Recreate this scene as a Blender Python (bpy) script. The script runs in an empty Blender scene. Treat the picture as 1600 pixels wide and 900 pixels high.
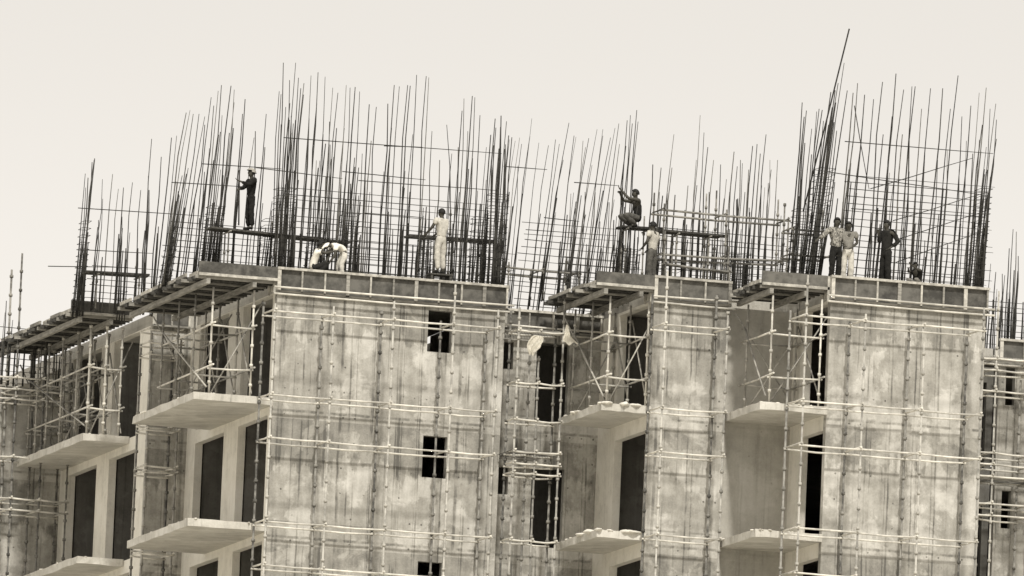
import bpy, bmesh, math, random
from mathutils import Vector, Matrix, noise
random.seed(7)
R = math.radians
scene = bpy.context.scene
COL = scene.collection
# ------------------------------------------------------------------ camera model (photo pixels 1600x900)
PSI, TH, RO, F, S = R(16.6), R(7.77), R(2.4), 20000.0, 62.0
fw = Vector((math.sin(PSI)*math.cos(TH), math.cos(PSI)*math.cos(TH), math.sin(TH)))
rt = Vector((math.cos(PSI), -math.sin(PSI), 0))
up = Vector((-math.sin(PSI)*math.sin(TH), -math.cos(PSI)*math.sin(TH), math.cos(TH)))
rt2 = rt*math.cos(RO) + up*math.sin(RO)
up2 = up*math.cos(RO) - rt*math.sin(RO)
def ray(px, py): return fw*F + rt2*(px-800) + up2*(450-py)
CAM = -ray(434, 455)/F*(F/S)
GROUND = CAM.z - 1.7            # building coordinates: z = 0 is the top of the cast walls
OFF = Vector((0, 0, -GROUND))   # the whole scene is lifted so that the ground lies at z = 0
def atY(px, py, Y):
    d = ray(px, py); t = (Y-CAM.y)/d.y
    return CAM + d*t
def V(*a): return Vector(a)
# ------------------------------------------------------------------ materials
def tint(g, w=1.0): return (g, g*(1-.045*w), g*(1-.155*w), 1)
def newmat(name, rough=.9):
    m = bpy.data.materials.new(name); m.use_nodes = True
    nt = m.node_tree; b = nt.nodes['Principled BSDF']; b.inputs['Roughness'].default_value = rough
    b.inputs['Specular IOR Level'].default_value = .25
    return m, nt, b
class N:
    def __init__(s, nt): s.nt = nt
    def n(s, t, **k):
        x = s.nt.nodes.new(t)
        for a, v in k.items(): setattr(x, a, v)
        return x
    def set(s, sock, v):
        if hasattr(v, 'is_output') or isinstance(v, bpy.types.NodeSocket): s.nt.links.new(v, sock)
        else: sock.default_value = v
    def math(s, op, a, b=0., c=None, clamp=False):
        x = s.n('ShaderNodeMath', operation=op, use_clamp=clamp)
        s.set(x.inputs[0], a); s.set(x.inputs[1], b)
        if c is not None: s.set(x.inputs[2], c)
        return x.outputs[0]
    def ramp(s, v, a, b, lo=0., hi=1.):
        x = s.n('ShaderNodeMapRange'); x.interpolation_type = 'SMOOTHSTEP'
        s.set(x.inputs[0], v); x.inputs[1].default_value = a; x.inputs[2].default_value = b
        x.inputs[3].default_value = lo; x.inputs[4].default_value = hi
        return x.outputs[0]
    def noise(s, vec, scale, detail=5, rough=.6, dist=0.):
        x = s.n('ShaderNodeTexNoise'); s.set(x.inputs['Vector'], vec)
        x.inputs['Scale'].default_value = scale; x.inputs['Detail'].default_value = detail
        x.inputs['Roughness'].default_value = rough; x.inputs['Distortion'].default_value = dist
        return x.outputs['Fac']
    def comb(s, x, y, z=0.):
        c = s.n('ShaderNodeCombineXYZ'); s.set(c.inputs[0], x); s.set(c.inputs[1], y); s.set(c.inputs[2], z)
        return c.outputs[0]
    def mix(s, f, a, b):
        x = s.n('ShaderNodeMix', data_type='RGBA'); s.set(x.inputs[0], f); s.set(x.inputs[6], a); s.set(x.inputs[7], b)
        return x.outputs[2]
def concrete(name, dark, mid, light, seams=1., bands=1., patch=1.):
    m, nt, b = newmat(name, .92); q = N(nt)
    g = q.n('ShaderNodeNewGeometry'); sp = q.n('ShaderNodeSeparateXYZ'); nt.links.new(g.outputs['Position'], sp.inputs[0])
    x, y, z = sp.outputs; z = q.math('SUBTRACT', z, OFF.z)
    u = q.math('ADD', x, y); pos = q.comb(x, y, z)
    big = q.noise(pos, .55, 6, .62, .6)
    med = q.noise(pos, 2.6, 6, .6)
    fine = q.noise(pos, 19, 6, .7)
    streak = q.noise(q.comb(q.math('MULTIPLY', u, 5.5), q.math('MULTIPLY', z, .55), y), 1., 7, .62)
    v = q.math('MULTIPLY', q.ramp(big, .3, .7), .2*patch)
    rp = q.noise(pos, .8, 9, .64, .3)
    v = q.math('ADD', v, q.math('MULTIPLY', q.ramp(rp, .505, .56), .24*patch))
    v = q.math('ADD', v, q.math('MULTIPLY', q.ramp(med, .25, .75), .26))
    v = q.math('ADD', v, q.math('MULTIPLY', q.ramp(streak, .2, .75), .22))
    v = q.math('ADD', v, .09)
    v = q.math('ADD', v, q.math('MULTIPLY', q.ramp(fine, .25, .75), .16))
    # damp band under each pour line, ragged lower edge
    fl = q.math('MODULO', q.math('SUBTRACT', 32., z), 3.2)      # 0 at z=0, -3.2 ... growing downwards
    rag = q.math('ADD', fl, q.math('MULTIPLY', q.math('SUBTRACT', streak, .5), 1.5))
    rag = q.math('ADD', rag, q.math('MULTIPLY', q.math('SUBTRACT', big, .5), 1.9))
    band = q.math('SUBTRACT', 1., q.ramp(rag, 1.0, 1.09))
    v = q.math('SUBTRACT', v, q.math('MULTIPLY', band, .2*bands))
    # pour line and its dirty drip
    jl = q.math('ABSOLUTE', q.math('SUBTRACT', q.math('ADD', fl, q.math('MULTIPLY', q.math('SUBTRACT', med, .5), .06)), 3.0))
    v = q.math('SUBTRACT', v, q.math('MULTIPLY', q.ramp(jl, .012, .05, 1, 0), q.math('MULTIPLY', q.ramp(streak, .35, .6), .42*bands)))
    jl2 = q.math('ABSOLUTE', q.math('SUBTRACT', fl, 2.62))
    v = q.math('SUBTRACT', v, q.math('MULTIPLY', q.ramp(jl2, .01, .035, 1, 0), q.math('MULTIPLY', q.ramp(med, .4, .6), .3*bands)))
    # form-panel seams: uneven vertical lines
    uw = q.math('ADD', u, q.math('MULTIPLY', q.math('SUBTRACT', big, .5), .10))
    seamrnd = q.noise(q.comb(q.math('MULTIPLY', u, 1.1), q.math('MULTIPLY', z, .5), 3.), 1.3, 3)
    for per, off, w, st in ((.62, .0, .012, .42), (.41, .17, .007, .28), (1.55, .7, .022, .4)):
        f = q.math('ABSOLUTE', q.math('SUBTRACT', q.math('FRACT', q.math('DIVIDE', q.math('ADD', uw, 20+off), per)), .5))
        f = q.ramp(f, w/per, 2.4*w/per, 1, 0)
        v = q.math('SUBTRACT', v, q.math('MULTIPLY', f, q.math('MULTIPLY', q.ramp(seamrnd, .38, .6), st*seams)))
    # tie holes
    fu = q.math('SUBTRACT', q.math('FRACT', q.math('DIVIDE', q.math('ADD', u, 20.), .31)), .5)
    fz = q.math('SUBTRACT', q.math('FRACT', q.math('DIVIDE', q.math('ADD', z, 32.2), .64)), .5)
    d = q.math('ADD', q.math('POWER', q.math('MULTIPLY', fu, .31), 2.), q.math('POWER', q.math('MULTIPLY', fz, .64), 2.))
    dots = q.math('MULTIPLY', q.ramp(d, .0002, .0009, 1, 0), q.ramp(q.noise(pos, 3.1, 2), .55, .6))
    v = q.math('SUBTRACT', v, q.math('MULTIPLY', dots, .6*seams))
    # dark pits and blotches
    pit = q.ramp(q.noise(pos, 6.5, 3, .5), .66, .72)
    v = q.math('SUBTRACT', v, q.math('MULTIPLY', pit, .13), clamp=True)
    cr = q.n('ShaderNodeValToRGB'); nt.links.new(v, cr.inputs[0])
    e = cr.color_ramp.elements; e[0].position = .02; e[0].color = tint(dark); e[1].position = .95; e[1].color = tint(light, .75)
    k = e.new(.48); k.color = tint(mid)
    nt.links.new(cr.outputs[0], b.inputs['Base Color'])
    bp = q.n('ShaderNodeBump'); bp.inputs['Strength'].default_value = .5; bp.inputs['Distance'].default_value = .02
    nt.links.new(q.math('ADD', q.math('MULTIPLY', v, .7), q.math('MULTIPLY', fine, .4)), bp.inputs['Height'])
    nt.links.new(bp.outputs[0], b.inputs['Normal'])
    return m
def simple(name, lo, hi, scale=8., rough=.8, metal=0., stretch=(1, 1, 1), w=1., bump=.2):
    m, nt, b = newmat(name, rough); q = N(nt); b.inputs['Metallic'].default_value = metal
    g = q.n('ShaderNodeNewGeometry'); mp = q.n('ShaderNodeMapping'); nt.links.new(g.outputs['Position'], mp.inputs[0])
    mp.inputs['Scale'].default_value = stretch
    f = q.noise(mp.outputs[0], scale, 6, .65)
    oi = q.n('ShaderNodeObjectInfo')
    f2 = q.math('ADD', q.ramp(f, .3, .7), q.math('MULTIPLY', q.math('SUBTRACT', oi.outputs['Random'], .5), .6), clamp=True)
    nt.links.new(q.mix(f2, tint(lo, w), tint(hi, w)), b.inputs['Base Color'])
    bp = q.n('ShaderNodeBump'); bp.inputs['Strength'].default_value = bump; bp.inputs['Distance'].default_value = .01
    nt.links.new(f, bp.inputs['Height']); nt.links.new(bp.outputs[0], b.inputs['Normal'])
    return m
MT = {}
MT['wall'] = concrete('weathered_concrete', .13, .34, .60)
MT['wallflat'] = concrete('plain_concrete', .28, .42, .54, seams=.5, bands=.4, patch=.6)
MT['pier'] = concrete('lit_pier_concrete', .5, .74, .84, seams=.25, bands=.15, patch=.6)  # left-facing side walls: the light on them is put into a paler colour
MT['slab'] = concrete('slab_concrete', .3, .52, .7, seams=.45, bands=0, patch=.7)
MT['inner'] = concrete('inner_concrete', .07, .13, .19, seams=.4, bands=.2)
MT['mortar'] = simple('white_mortar', .6, .82, 9)
MT['rebar'] = simple('rusty_rebar', .018, .06, 6, .85)
MT['rebar_pale'] = simple('dusty_rebar', .07, .15, 6, .85)
MT['tube'] = simple('galvanised_tube', .42, .78, 3, .55, .0)
MT['tube_dark'] = simple('dirty_tube', .07, .30, 4, .7)
MT['tube_mid'] = simple('worn_tube', .18, .5, 3, .65)
MT['timber'] = simple('grey_timber', .17, .36, 3, .9, 0, (1, 1, 6))
MT['timber_dark'] = simple('dark_timber', .03, .09, 4, .9, 0, (4, 1, 4))
MT['ply'] = simple('stained_ply', .04, .10, 2.2, .85)
MT['form'] = simple('form_steel', .055, .15, 3.5, .7)
MT['form_light'] = simple('cement_smeared_steel', .3, .6, 6, .8)
MT['skin'] = simple('skin', .05, .075, 8, .6, 0, (1, 1, 1), 1.6, 0)
MT['hair'] = simple('black_hair', .01, .02, 30, .7)
MT['cloth_dark'] = simple('dark_cloth', .01, .024, 14, .95)
MT['cloth_mid'] = simple('grey_cloth', .14, .26, 14, .95)
MT['cloth_brown'] = simple('brown_cloth', .07, .13, 14, .95)
MT['cloth_pale'] = simple('pale_cloth', .42, .62, 10, .95)
MT['cloth_white'] = simple('white_cloth', .8, .9, 6, .95)
MT['cloth_print'] = simple('patterned_cloth', .03, .5, 22, .95)
MT['ground'] = simple('dusty_ground', .45, .6, .08, .98)
# ------------------------------------------------------------------ mesh helpers
def bx(bm, x0, x1, y0, y1, z0, z1):
    vs = [bm.verts.new((x, y, z)) for x in (x0, x1) for y in (y0, y1) for z in (z0, z1)]
    for f in ((0, 1, 3, 2), (4, 6, 7, 5), (0, 4, 5, 1), (2, 3, 7, 6), (0, 2, 6, 4), (1, 5, 7, 3)):
        bm.faces.new([vs[i] for i in f])
def beam(bm, p, q, w, h):
    """rectangular bar from p to q, w sideways, h upright"""
    p = Vector(p); q = Vector(q); d = (q-p).normalized()
    s = d.cross(Vector((0, 0, 1)))
    s = Vector((1, 0, 0)) if s.length < 1e-4 else s.normalized()
    t = s.cross(d).normalized()
    vs = [bm.verts.new(e + s*a*w/2 + t*b*h/2) for e in (p, q) for a, b in ((-1, -1), (1, -1), (1, 1), (-1, 1))]
    for f in ((3, 2, 1, 0), (4, 5, 6, 7), (0, 1, 5, 4), (1, 2, 6, 5), (2, 3, 7, 6), (3, 0, 4, 7)):
        bm.faces.new([vs[i] for i in f])
def tube(bm, pts, r, n=7):
    pts = [Vector(p) for p in pts]; rings = []
    for i, p in enumerate(pts):
        d = (pts[min(i+1, len(pts)-1)] - pts[max(i-1, 0)]).normalized()
        a = d.cross(Vector((0, 1, 0)) if abs(d.y) < .9 else Vector((1, 0, 0))).normalized(); b = d.cross(a)
        rr = r[i] if isinstance(r, (list, tuple)) else r
        rings.append([bm.verts.new(p + a*math.cos(2*math.pi*k/n)*rr + b*math.sin(2*math.pi*k/n)*rr) for k in range(n)])
    for A, B in zip(rings, rings[1:]):
        for k in range(n):
            f = bm.faces.new((A[k], A[(k+1) % n], B[(k+1) % n], B[k])); f.smooth = True
    bm.faces.new(rings[0][::-1]); bm.faces.new(rings[-1])
ROOT = {}
def thing(name, label, cat, loc=(0, 0, 0), group=None):
    o = bpy.data.objects.new(name, None); COL.objects.link(o)
    o.empty_display_size = .3
    o.location = Vector(loc) + OFF; o['label'] = label; o['category'] = cat
    if group: o['group'] = group
    ROOT[o.name] = o.location.copy()
    return o
def obj(name, bm, mat, parent=None, label=None, kind=None, cat=None, group=None, smooth=False):
    me = bpy.data.meshes.new(name)
    bmesh.ops.recalc_face_normals(bm, faces=bm.faces)
    org = Vector((0, 0, 0))
    if parent: org = ROOT[parent.name]
    else:
        xs = [v.co for v in bm.verts]
        org = Vector((sum(v.x for v in xs)/len(xs), sum(v.y for v in xs)/len(xs), min(v.z for v in xs))) + OFF
    for v in bm.verts: v.co = v.co + OFF - org
    bm.to_mesh(me); bm.free()
    if smooth:
        for p in me.polygons: p.use_smooth = True
    me.materials.append(MT[mat] if isinstance(mat, str) else mat)
    o = bpy.data.objects.new(name, me); COL.objects.link(o)
    if parent: o.parent = parent
    else: o.location = org
    ROOT[o.name] = org
    if label: o['label'] = label
    if kind: o['kind'] = kind
    if cat: o['category'] = cat
    if group: o['group'] = group
    return o
def B(): return bmesh.new()
def rnd(a, b): return random.uniform(a, b)
def wall_mesh(axis, c, th, a0, a1, z0, z1, holes, rough=.012):
    """wall in plane axis=c, body between c and c+th; holes: (a0,a1,z0,z1)"""
    A = sorted(set([a0, a1] + [h for H in holes for h in H[:2]] + [a0+(a1-a0)*k/8 for k in range(1, 8)]))
    Z = sorted(set([z0, z1] + [h for H in holes for h in H[2:]]))
    bm = B()
    def P(a, z, d):
        return (a, c+d, z) if axis == 'Y' else (c+d, a, z)
    cache = {}
    def v(i, j, d):
        k = (i, j, d)
        if k not in cache: cache[k] = bm.verts.new(P(A[i], Z[j], th if d else 0))
        return cache[k]
    def solid(i, j):
        if i < 0 or j < 0 or i >= len(A)-1 or j >= len(Z)-1: return False
        ca, cz = (A[i]+A[i+1])/2, (Z[j]+Z[j+1])/2
        return not any(h[0] < ca < h[1] and h[2] < cz < h[3] for h in holes)
    for i in range(len(A)-1):
        for j in range(len(Z)-1):
            if not solid(i, j): continue
            for d in (0, 1): bm.faces.new((v(i, j, d), v(i+1, j, d), v(i+1, j+1, d), v(i, j+1, d)))
            if not solid(i-1, j): bm.faces.new((v(i, j, 0), v(i, j+1, 0), v(i, j+1, 1), v(i, j, 1)))
            if not solid(i+1, j): bm.faces.new((v(i+1, j, 0), v(i+1, j+1, 0), v(i+1, j+1, 1), v(i+1, j, 1)))
            if not solid(i, j-1): bm.faces.new((v(i, j, 0), v(i+1, j, 0), v(i+1, j, 1), v(i, j, 1)))
            if not solid(i, j+1): bm.faces.new((v(i, j+1, 0), v(i+1, j+1, 0), v(i+1, j+1, 1), v(i, j+1, 1)))
    return bm
FL = 3.2
TOPS = [.45, -2.71, -5.91, -9.11]
def floors_holes(lst, n=14):
    """repeat the openings of the top storey down the tower"""
    out = []
    for (a, b, z0, z1) in lst:
        for k in range(n):
            if z0-FL*k > GROUND+1: out.append((a, b, z0-FL*k, min(z1-FL*k, -.03)))
    return out
# ------------------------------------------------------------------ ground
bm = B(); bmesh.ops.create_grid(bm, x_segments=40, y_segments=40, size=4000)
for v in bm.verts: v.co = Vector((v.co.x, v.co.y, GROUND))
obj('ground', bm, 'ground', kind='structure')
# ------------------------------------------------------------------ the building shell
bld = thing('unfinished_building', 'raw concrete apartment block with stepped towers and balconies, still without windows', 'building', (6, 6, GROUND))
X1, X2, X3, X4 = 6.0, 8.7, 10.65, 12.5
X5 = 16.6
XA, YB = -1.05, 16.8
YC, Y2, YD, Y3 = .4, -4.0, -3.7, -6.6
T = .2
def W(axis, c, th, a0, a1, holes, mat='wall', top=0., nm='wall', label=None):
    obj(nm, wall_mesh(axis, c, th, a0, a1, GROUND, top, holes), mat, bld, label)
W('Y', 0, T, 0, X1, floors_holes([(3.98, 4.61, -1.22, -.16)]), label='front wall with one small square window opening per floor')
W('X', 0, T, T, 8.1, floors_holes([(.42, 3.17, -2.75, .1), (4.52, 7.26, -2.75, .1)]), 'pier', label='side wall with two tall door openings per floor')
W('Y', 8.1, T, XA, T, [], 'wall')
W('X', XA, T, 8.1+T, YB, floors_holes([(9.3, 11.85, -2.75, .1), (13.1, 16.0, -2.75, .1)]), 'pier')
W('Y', YB, T, -9, XA+T, floors_holes([(-7.3, -6.2, -2.5, -.9)]), 'wall', top=-.75)
W('Y', YC, T, X1, X2, floors_holes([(6.1, 6.38, -1.45, -.75), (7.0, 7.86, -2.72, -.7)]), 'wall', top=-.4, label='recessed wall with tall dark stair openings')
W('X', X1-T, T, T, 6, [], 'wallflat')
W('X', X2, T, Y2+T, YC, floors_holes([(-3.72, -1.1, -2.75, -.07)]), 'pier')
W('Y', Y2, T, X2, X3, [], 'wall')
W('X', X3-T, T, Y2+T, YD, [], 'wallflat')
W('Y', YD, T, X3, X4+T, [], 'wallflat', label='plain shaded wall behind the balcony')
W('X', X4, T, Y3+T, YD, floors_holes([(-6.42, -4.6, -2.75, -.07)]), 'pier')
W('Y', Y3, T, X4, X5, [], 'wall')
W('X', X5-T, T, Y3+T, 2.6, [], 'wallflat')
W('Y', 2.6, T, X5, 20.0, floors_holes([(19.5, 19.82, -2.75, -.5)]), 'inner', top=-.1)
W('Y', 2.2, T, 20.0, 27, floors_holes([(20.2, 20.45, -1.1, -.12), (22.5, 23.5, -2.3, -.9)]), 'wall')
W('Y', 26, T, -9, 27, [], 'wallflat')
W('X', -9.2, T, YB, 26, [], 'wallflat'); W('X', 27, T, 2.2, 26, [], 'wallflat')
# inner partitions seen through the openings
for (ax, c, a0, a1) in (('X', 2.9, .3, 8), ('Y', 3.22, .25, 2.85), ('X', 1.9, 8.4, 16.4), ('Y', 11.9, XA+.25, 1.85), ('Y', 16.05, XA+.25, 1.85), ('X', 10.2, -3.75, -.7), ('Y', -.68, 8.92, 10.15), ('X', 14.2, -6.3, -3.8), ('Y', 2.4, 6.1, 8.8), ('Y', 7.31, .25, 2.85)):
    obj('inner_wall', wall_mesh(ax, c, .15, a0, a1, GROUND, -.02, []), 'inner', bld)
# floor plates (stay inside the walls)
FP = [(.21, 5.79, .21, 25.9), (6.0, 8.69, .61, 25.9), (8.91, 10.44, -3.79, 25.9), (10.66, 12.69, -3.49, 25.9), (12.71, 16.39, -6.39, 25.9),
      (XA+.21, .2, 8.31, 25.9), (-8.9, XA+.2, YB+.21, 25.9), (16.41, 26.9, 2.81, 25.9)]
for z in TOPS + [-12.31, -15.51, -24, -33]:
    bm = B()
    for (a, b, c, d) in FP: 
        if z > 0 and a < -1: continue
        e = -.5 if z > 0 and a == 6.0 else 0
        bx(bm, a, b, c, d, (z-.45 if z > 0 else z-.16)+e, z-.03+e)
    obj('floor_slab', bm, 'wallflat', bld)
# balconies
def slab(x0, x1, y0, y1, ztop, th=.19, wallx=None):
    bm = B(); nx, ny = 6, 14
    g = {}
    for i in range(nx+1):
        for j in range(ny+1):
            for k in (0, 1):
                e = (i in (0,)) or (j in (0,))
                jx = rnd(-.014, .014) if e else 0; jy = rnd(-.014, .014) if e else 0
                z = ztop - (th if k == 0 else 0) + (rnd(-.012, .01) if e else 0)
                g[i, j, k] = bm.verts.new((x0+(x1-x0)*i/nx+jx, y0+(y1-y0)*j/ny+jy, z))
    for i in range(nx):
        for j in range(ny):
            for k in (0, 1): bm.faces.new((g[i, j, k], g[i+1, j, k], g[i+1, j+1, k], g[i, j+1, k]))
    for i in range(nx):
        for j in (0, ny): bm.faces.new((g[i, j, 0], g[i+1, j, 0], g[i+1, j, 1], g[i, j, 1]))
    for j in range(ny):
        for i in (0, nx): bm.faces.new((g[i, j, 0], g[i, j+1, 0], g[i, j+1, 1], g[i, j, 1]))
    return obj('balcony_slab', bm, 'slab', bld)
BAL = [(-2.07, 0, 0.0, 5.85), (-2.3, XA, 9.9, 16.6), (7.4, X2, -4.1, -.6), (10.74, X4, -6.66, YD)]
for bi, (a, b, c, d) in enumerate(BAL):
    for z in TOPS[1:]:
        s = slab(a, b-.002, c, d-.003, z)
        # beam under the slab along the wall face
        bm = B(); 
        # pale mortar lumps and splashes on the rim
        m = B()
        n = 17 if bi == 2 else 9
        for k in range(n):
            side = random.random() < .6
            px_ = rnd(a+.02, b-.1) if not side else a+rnd(.0, .06)
            py_ = c+rnd(.0, .06) if not side else rnd(c, d-.1)
            r_ = rnd(.02, .075) if bi == 2 else rnd(.012, .028)
            mm = Matrix.Translation((px_, py_, z+.0)) @ Matrix.Diagonal((rnd(1.2, 3), rnd(1.2, 3), rnd(.6, 1), 1))
            res = bmesh.ops.create_icosphere(m, subdivisions=2, radius=r_, matrix=mm)
            for v in res['verts']: v.co += Vector(noise.noise_vector(v.co*14))*r_*.5
        bm.free()
        mo = obj('mortar_lumps', m, 'mortar', s, smooth=True); mo['kind'] = 'stuff'
# ------------------------------------------------------------------ tubes, scaffolds
def standard(parent, x, y, z0, z1, mat='tube', r=.026, cups=.5, lean=0.):
    bm = B(); top = V(x+lean*(z1-z0)*.0, y, z1)
    tube(bm, [(x, y, z0), top], r, 8)
    z = math.floor(z1/cups)*cups
    lim = max(z0, -9.5)
    while z > lim:
        zz = z + .12
        if zz < z1-.02: tube(bm, [(x, y, zz-.035), (x, y, zz+.035)], r*1.8, 8)
        z -= cups
    return obj('standard', bm, mat, parent)
def ledger(parent, p, q, mat='tube', r=.0245, name='ledger', ext=.06):
    p = Vector(p); q = Vector(q); d = (q-p).normalized()
    bm = B(); mid = (p+q)/2 + V(0, 0, -rnd(0, .025))
    tube(bm, [p-d*ext, mid, q+d*ext], r, 7)
    return obj(name, bm, mat, parent)
LEV = [-.68, -2.8, -3.9, -6.0, -7.1, -9.2]
def scaffold(label, Xs, yin, yout, top=-.35, group=None, lev=LEV, skip_in=(), tops=None, mats=('tube_dark', 'tube_mid')):
    t = thing('scaffold', label, 'scaffold', (Xs[0], yout, GROUND), group)
    for i, x in enumerate(Xs):
        for j, y in enumerate((yin, yout)):
            zt = top + rnd(-.05, .35) if tops is None else tops[i][j]
            standard(t, x + rnd(-.03, .03), y, GROUND, zt, mats[j], (.029, .026)[j])
    for z in lev:
        if z > top + .3: continue
        for j, y in enumerate((yin, yout)):
            for a, b in zip(Xs, Xs[1:]):
                ledger(t, (a, y-.03, z+rnd(-.015, .015)), (b, y-.03, z+rnd(-.015, .015)), 'tube')
        for x in Xs:
            ledger(t, (x, yin, z+.06), (x, yout, z+.05), 'tube', .024, 'transom', .1)
    return t
scaffold('tube scaffold along the widest tower front, with a small window behind it', [-.40, 1.13, 2.70, 4.26, 5.45], -.25, -1.32, tops=[(-.35, -.5), (-.55, -.45), (-.3, -.2), (-.45, .35), (-.5, -.2)])
scaffold('tube scaffold along the rightmost tower front, reaching across its balcony', [11.38, 12.93, 14.48, 16.05], Y3-.3, Y3-1.5, tops=[(-.4, .35), (-.55, -.5), (-.5, -1.1), (-.75, -.1)])
scaffold('narrow two bay scaffold on the slim middle tower', [8.58, 10.22], Y2-.3, Y2-1.4, tops=[(.1, .55), (.2, -.35)], lev=[-.8, -2.9, -4.0, -6.1, -7.2, -9.2])
scaffold('scaffold in the recess right of the widest tower', [6.0, 6.55, 7.18], -.55, -1.35, tops=[(-.1, -.1), (-1.2, -1.3), (-.25, .55)], lev=[-.68, -2.0, -2.95, -3.75, -4.05, -4.3, -6.0, -7.1])
scaffold('scaffold on the short wall between the two left balconies', [-1.45, -.62], 7.6, 6.7, tops=[(-.6, -.4), (-.5, -.5)], lev=[-.3, -.65, -.95, -2.75, -2.9, -3.85, -4.0, -5.95, -6.1, -7.1])
scaffold('scaffold in front of the low wall at the left edge of the photo', [-3.7, -2.75, -2.0, -1.25], YB-.4, YB-1.5, lev=[-.7, -1.0, -1.25, -2.8, -3.9, -4.2, -6.0], tops=[(.6, .2), (2.3, 2.6), (.4, .9), (.5, -.2)], mats=('tube_dark', 'tube_dark'))
scaffold('scaffold against the far wing at the right edge of the photo', [18.75, 19.35, 20.4, 21.6], 1.6, .5, top=-.1, lev=[-.15, -.45, -1.0, -2.6, -2.9, -3.2, -3.9, -4.2, -6.0, -6.3, -7.1], tops=[(.2, .4), (-.2, 1.6), (-.5, .9), (0, 0)])
# ------------------------------------------------------------------ formwork along the wall tops
def formwork(label, x0, x1, y, z0=0., z1=.6, cuts=None, left=None, waler=True):
    t = thing('wall_formwork', label, 'formwork', (x0, y, z0))
    if cuts is None:
        n = max(2, round((x1-x0)/.62)); cuts = [x0+(x1-x0)*k/n for k in range(n+1)]
    for k, (a, b) in enumerate(zip(cuts, cuts[1:])):
        bm = B(); bx(bm, a+.008, b-.008, y-.05+rnd(-.01, .01), y-.01, z0+.03, z1-.05)
        obj('panel', bm, 'form_light' if random.random() < .06 else 'form', t)
    for k, a in enumerate(cuts):
        bm = B(); w = .022 if k % 3 else .045
        bx(bm, a-w, a+w, y-.12, y-.052-.012, z0-.02, z1-.04); obj('rib', bm, 'form_light' if k % 2 == 0 else 'timber', t)
    bm = B(); beam(bm, (x0-.05, y-.07, z1-.02), (x1+.05, y-.07, z1-.02), .14, .06); obj('top_rail', bm, 'form_light', t)
    bm = B(); beam(bm, (x0-.05, y-.07, z0-.01), (x1+.05, y-.07, z0-.01), .1, .05); obj('bottom_rail', bm, 'timber', t)
    if waler:
        for z in (z0+.08, z0-.09):
            ledger(t, (x0-.1, y-.2, z+rnd(-.02, .02)), (x1+.12, y-.2, z+rnd(-.02, .02)), 'tube', .026, 'waler', .05)
    if left:
        bm = B(); bx(bm, x0-.05, x0-.01, y, left, z0+.03, z1-.05); obj('side_panel', bm, 'form_light', t)
        for k in range(2):
            bm = B(); bx(bm, x0-.11, x0-.055, y+k*.5, y+k*.5+.05, z0-.05, z1-.02); obj('side_rib', bm, 'form_light', t)
    return t
formwork('panel formwork round the top of the widest tower', 0, X1, 0, left=.7)
formwork('panel formwork on top of the recessed wall beside the hanging cloths', X1+.1, X2-.05, YC, -.42, .08)
formwork('panel formwork on top of the slim middle tower', X2, X3, Y2, left=-3.4)
formwork('panel formwork round the top of the rightmost tower', X4+.02, X5, Y3, left=-6.0)
formwork('panel formwork on the far wing at the right edge', 20.02, 26.8, 2.2)
formwork('panel formwork on top of the short wall between the left balconies', XA+.02, -.1, 8.1, waler=False)
# ------------------------------------------------------------------ shuttering decks and their shoring
def deck(label, x0, x1, y0, y1, group=None):
    t = thing('shuttering_deck', label, 'formwork deck', (x0, y0, .05))
    for bxx in (x0+.22, x1-.62 if x1-x0 > 1.6 else x1-.35):
        bm = B(); beam(bm, (bxx, y0-.12, .10), (bxx+rnd(-.05, .05), y1+.15, .10), .10, .13); obj('bearer', bm, 'timber', t)
    n = int((y1-y0)/.34)
    for k in range(n+1):
        y = y0+.05+(y1-y0-.1)*k/n; e = rnd(.02, .22)
        bm = B(); beam(bm, (x0-e, y, .215+rnd(0, .01)), (x1-.01, y+rnd(-.05, .05), .215+rnd(0, .01)), .075, .085); obj('joist', bm, 'timber_dark' if k % 3 else 'timber', t)
    m = max(3, int((y1-y0)/.95))
    for k in range(m):
        a = y0+(y1-y0)*k/m; b = y0+(y1-y0)*(k+1)/m; e = rnd(-.04, .16)
        zz = .268+.02*(k % 2)
        bm = B(); beam(bm, (x0-e, (a+b)/2, zz+.012), (x1-.01, (a+b)/2, zz+.012), (b-a)*1.02, .02)
        obj('plywood_sheet', bm, 'ply', t)
        bm = B(); beam(bm, (x0-e+.03, a-.02, zz+.07), (x0-e+.03+rnd(-.03, .03), b-.05, zz+.07), .05, .09)
        obj('edge_batten', bm, 'timber' if k % 2 else 'form_light', t)
    bm = B(); bx(bm, x0-.02, x1+.0, y0-.05, y0-.01, .29, .60); obj('front_board', bm, 'form', t)
    bm = B(); bx(bm, x0-.02, x1+.0, y0-.10, y0-.055, .24, .31); obj('front_rail', bm, 'form_light', t)
    return t
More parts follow.
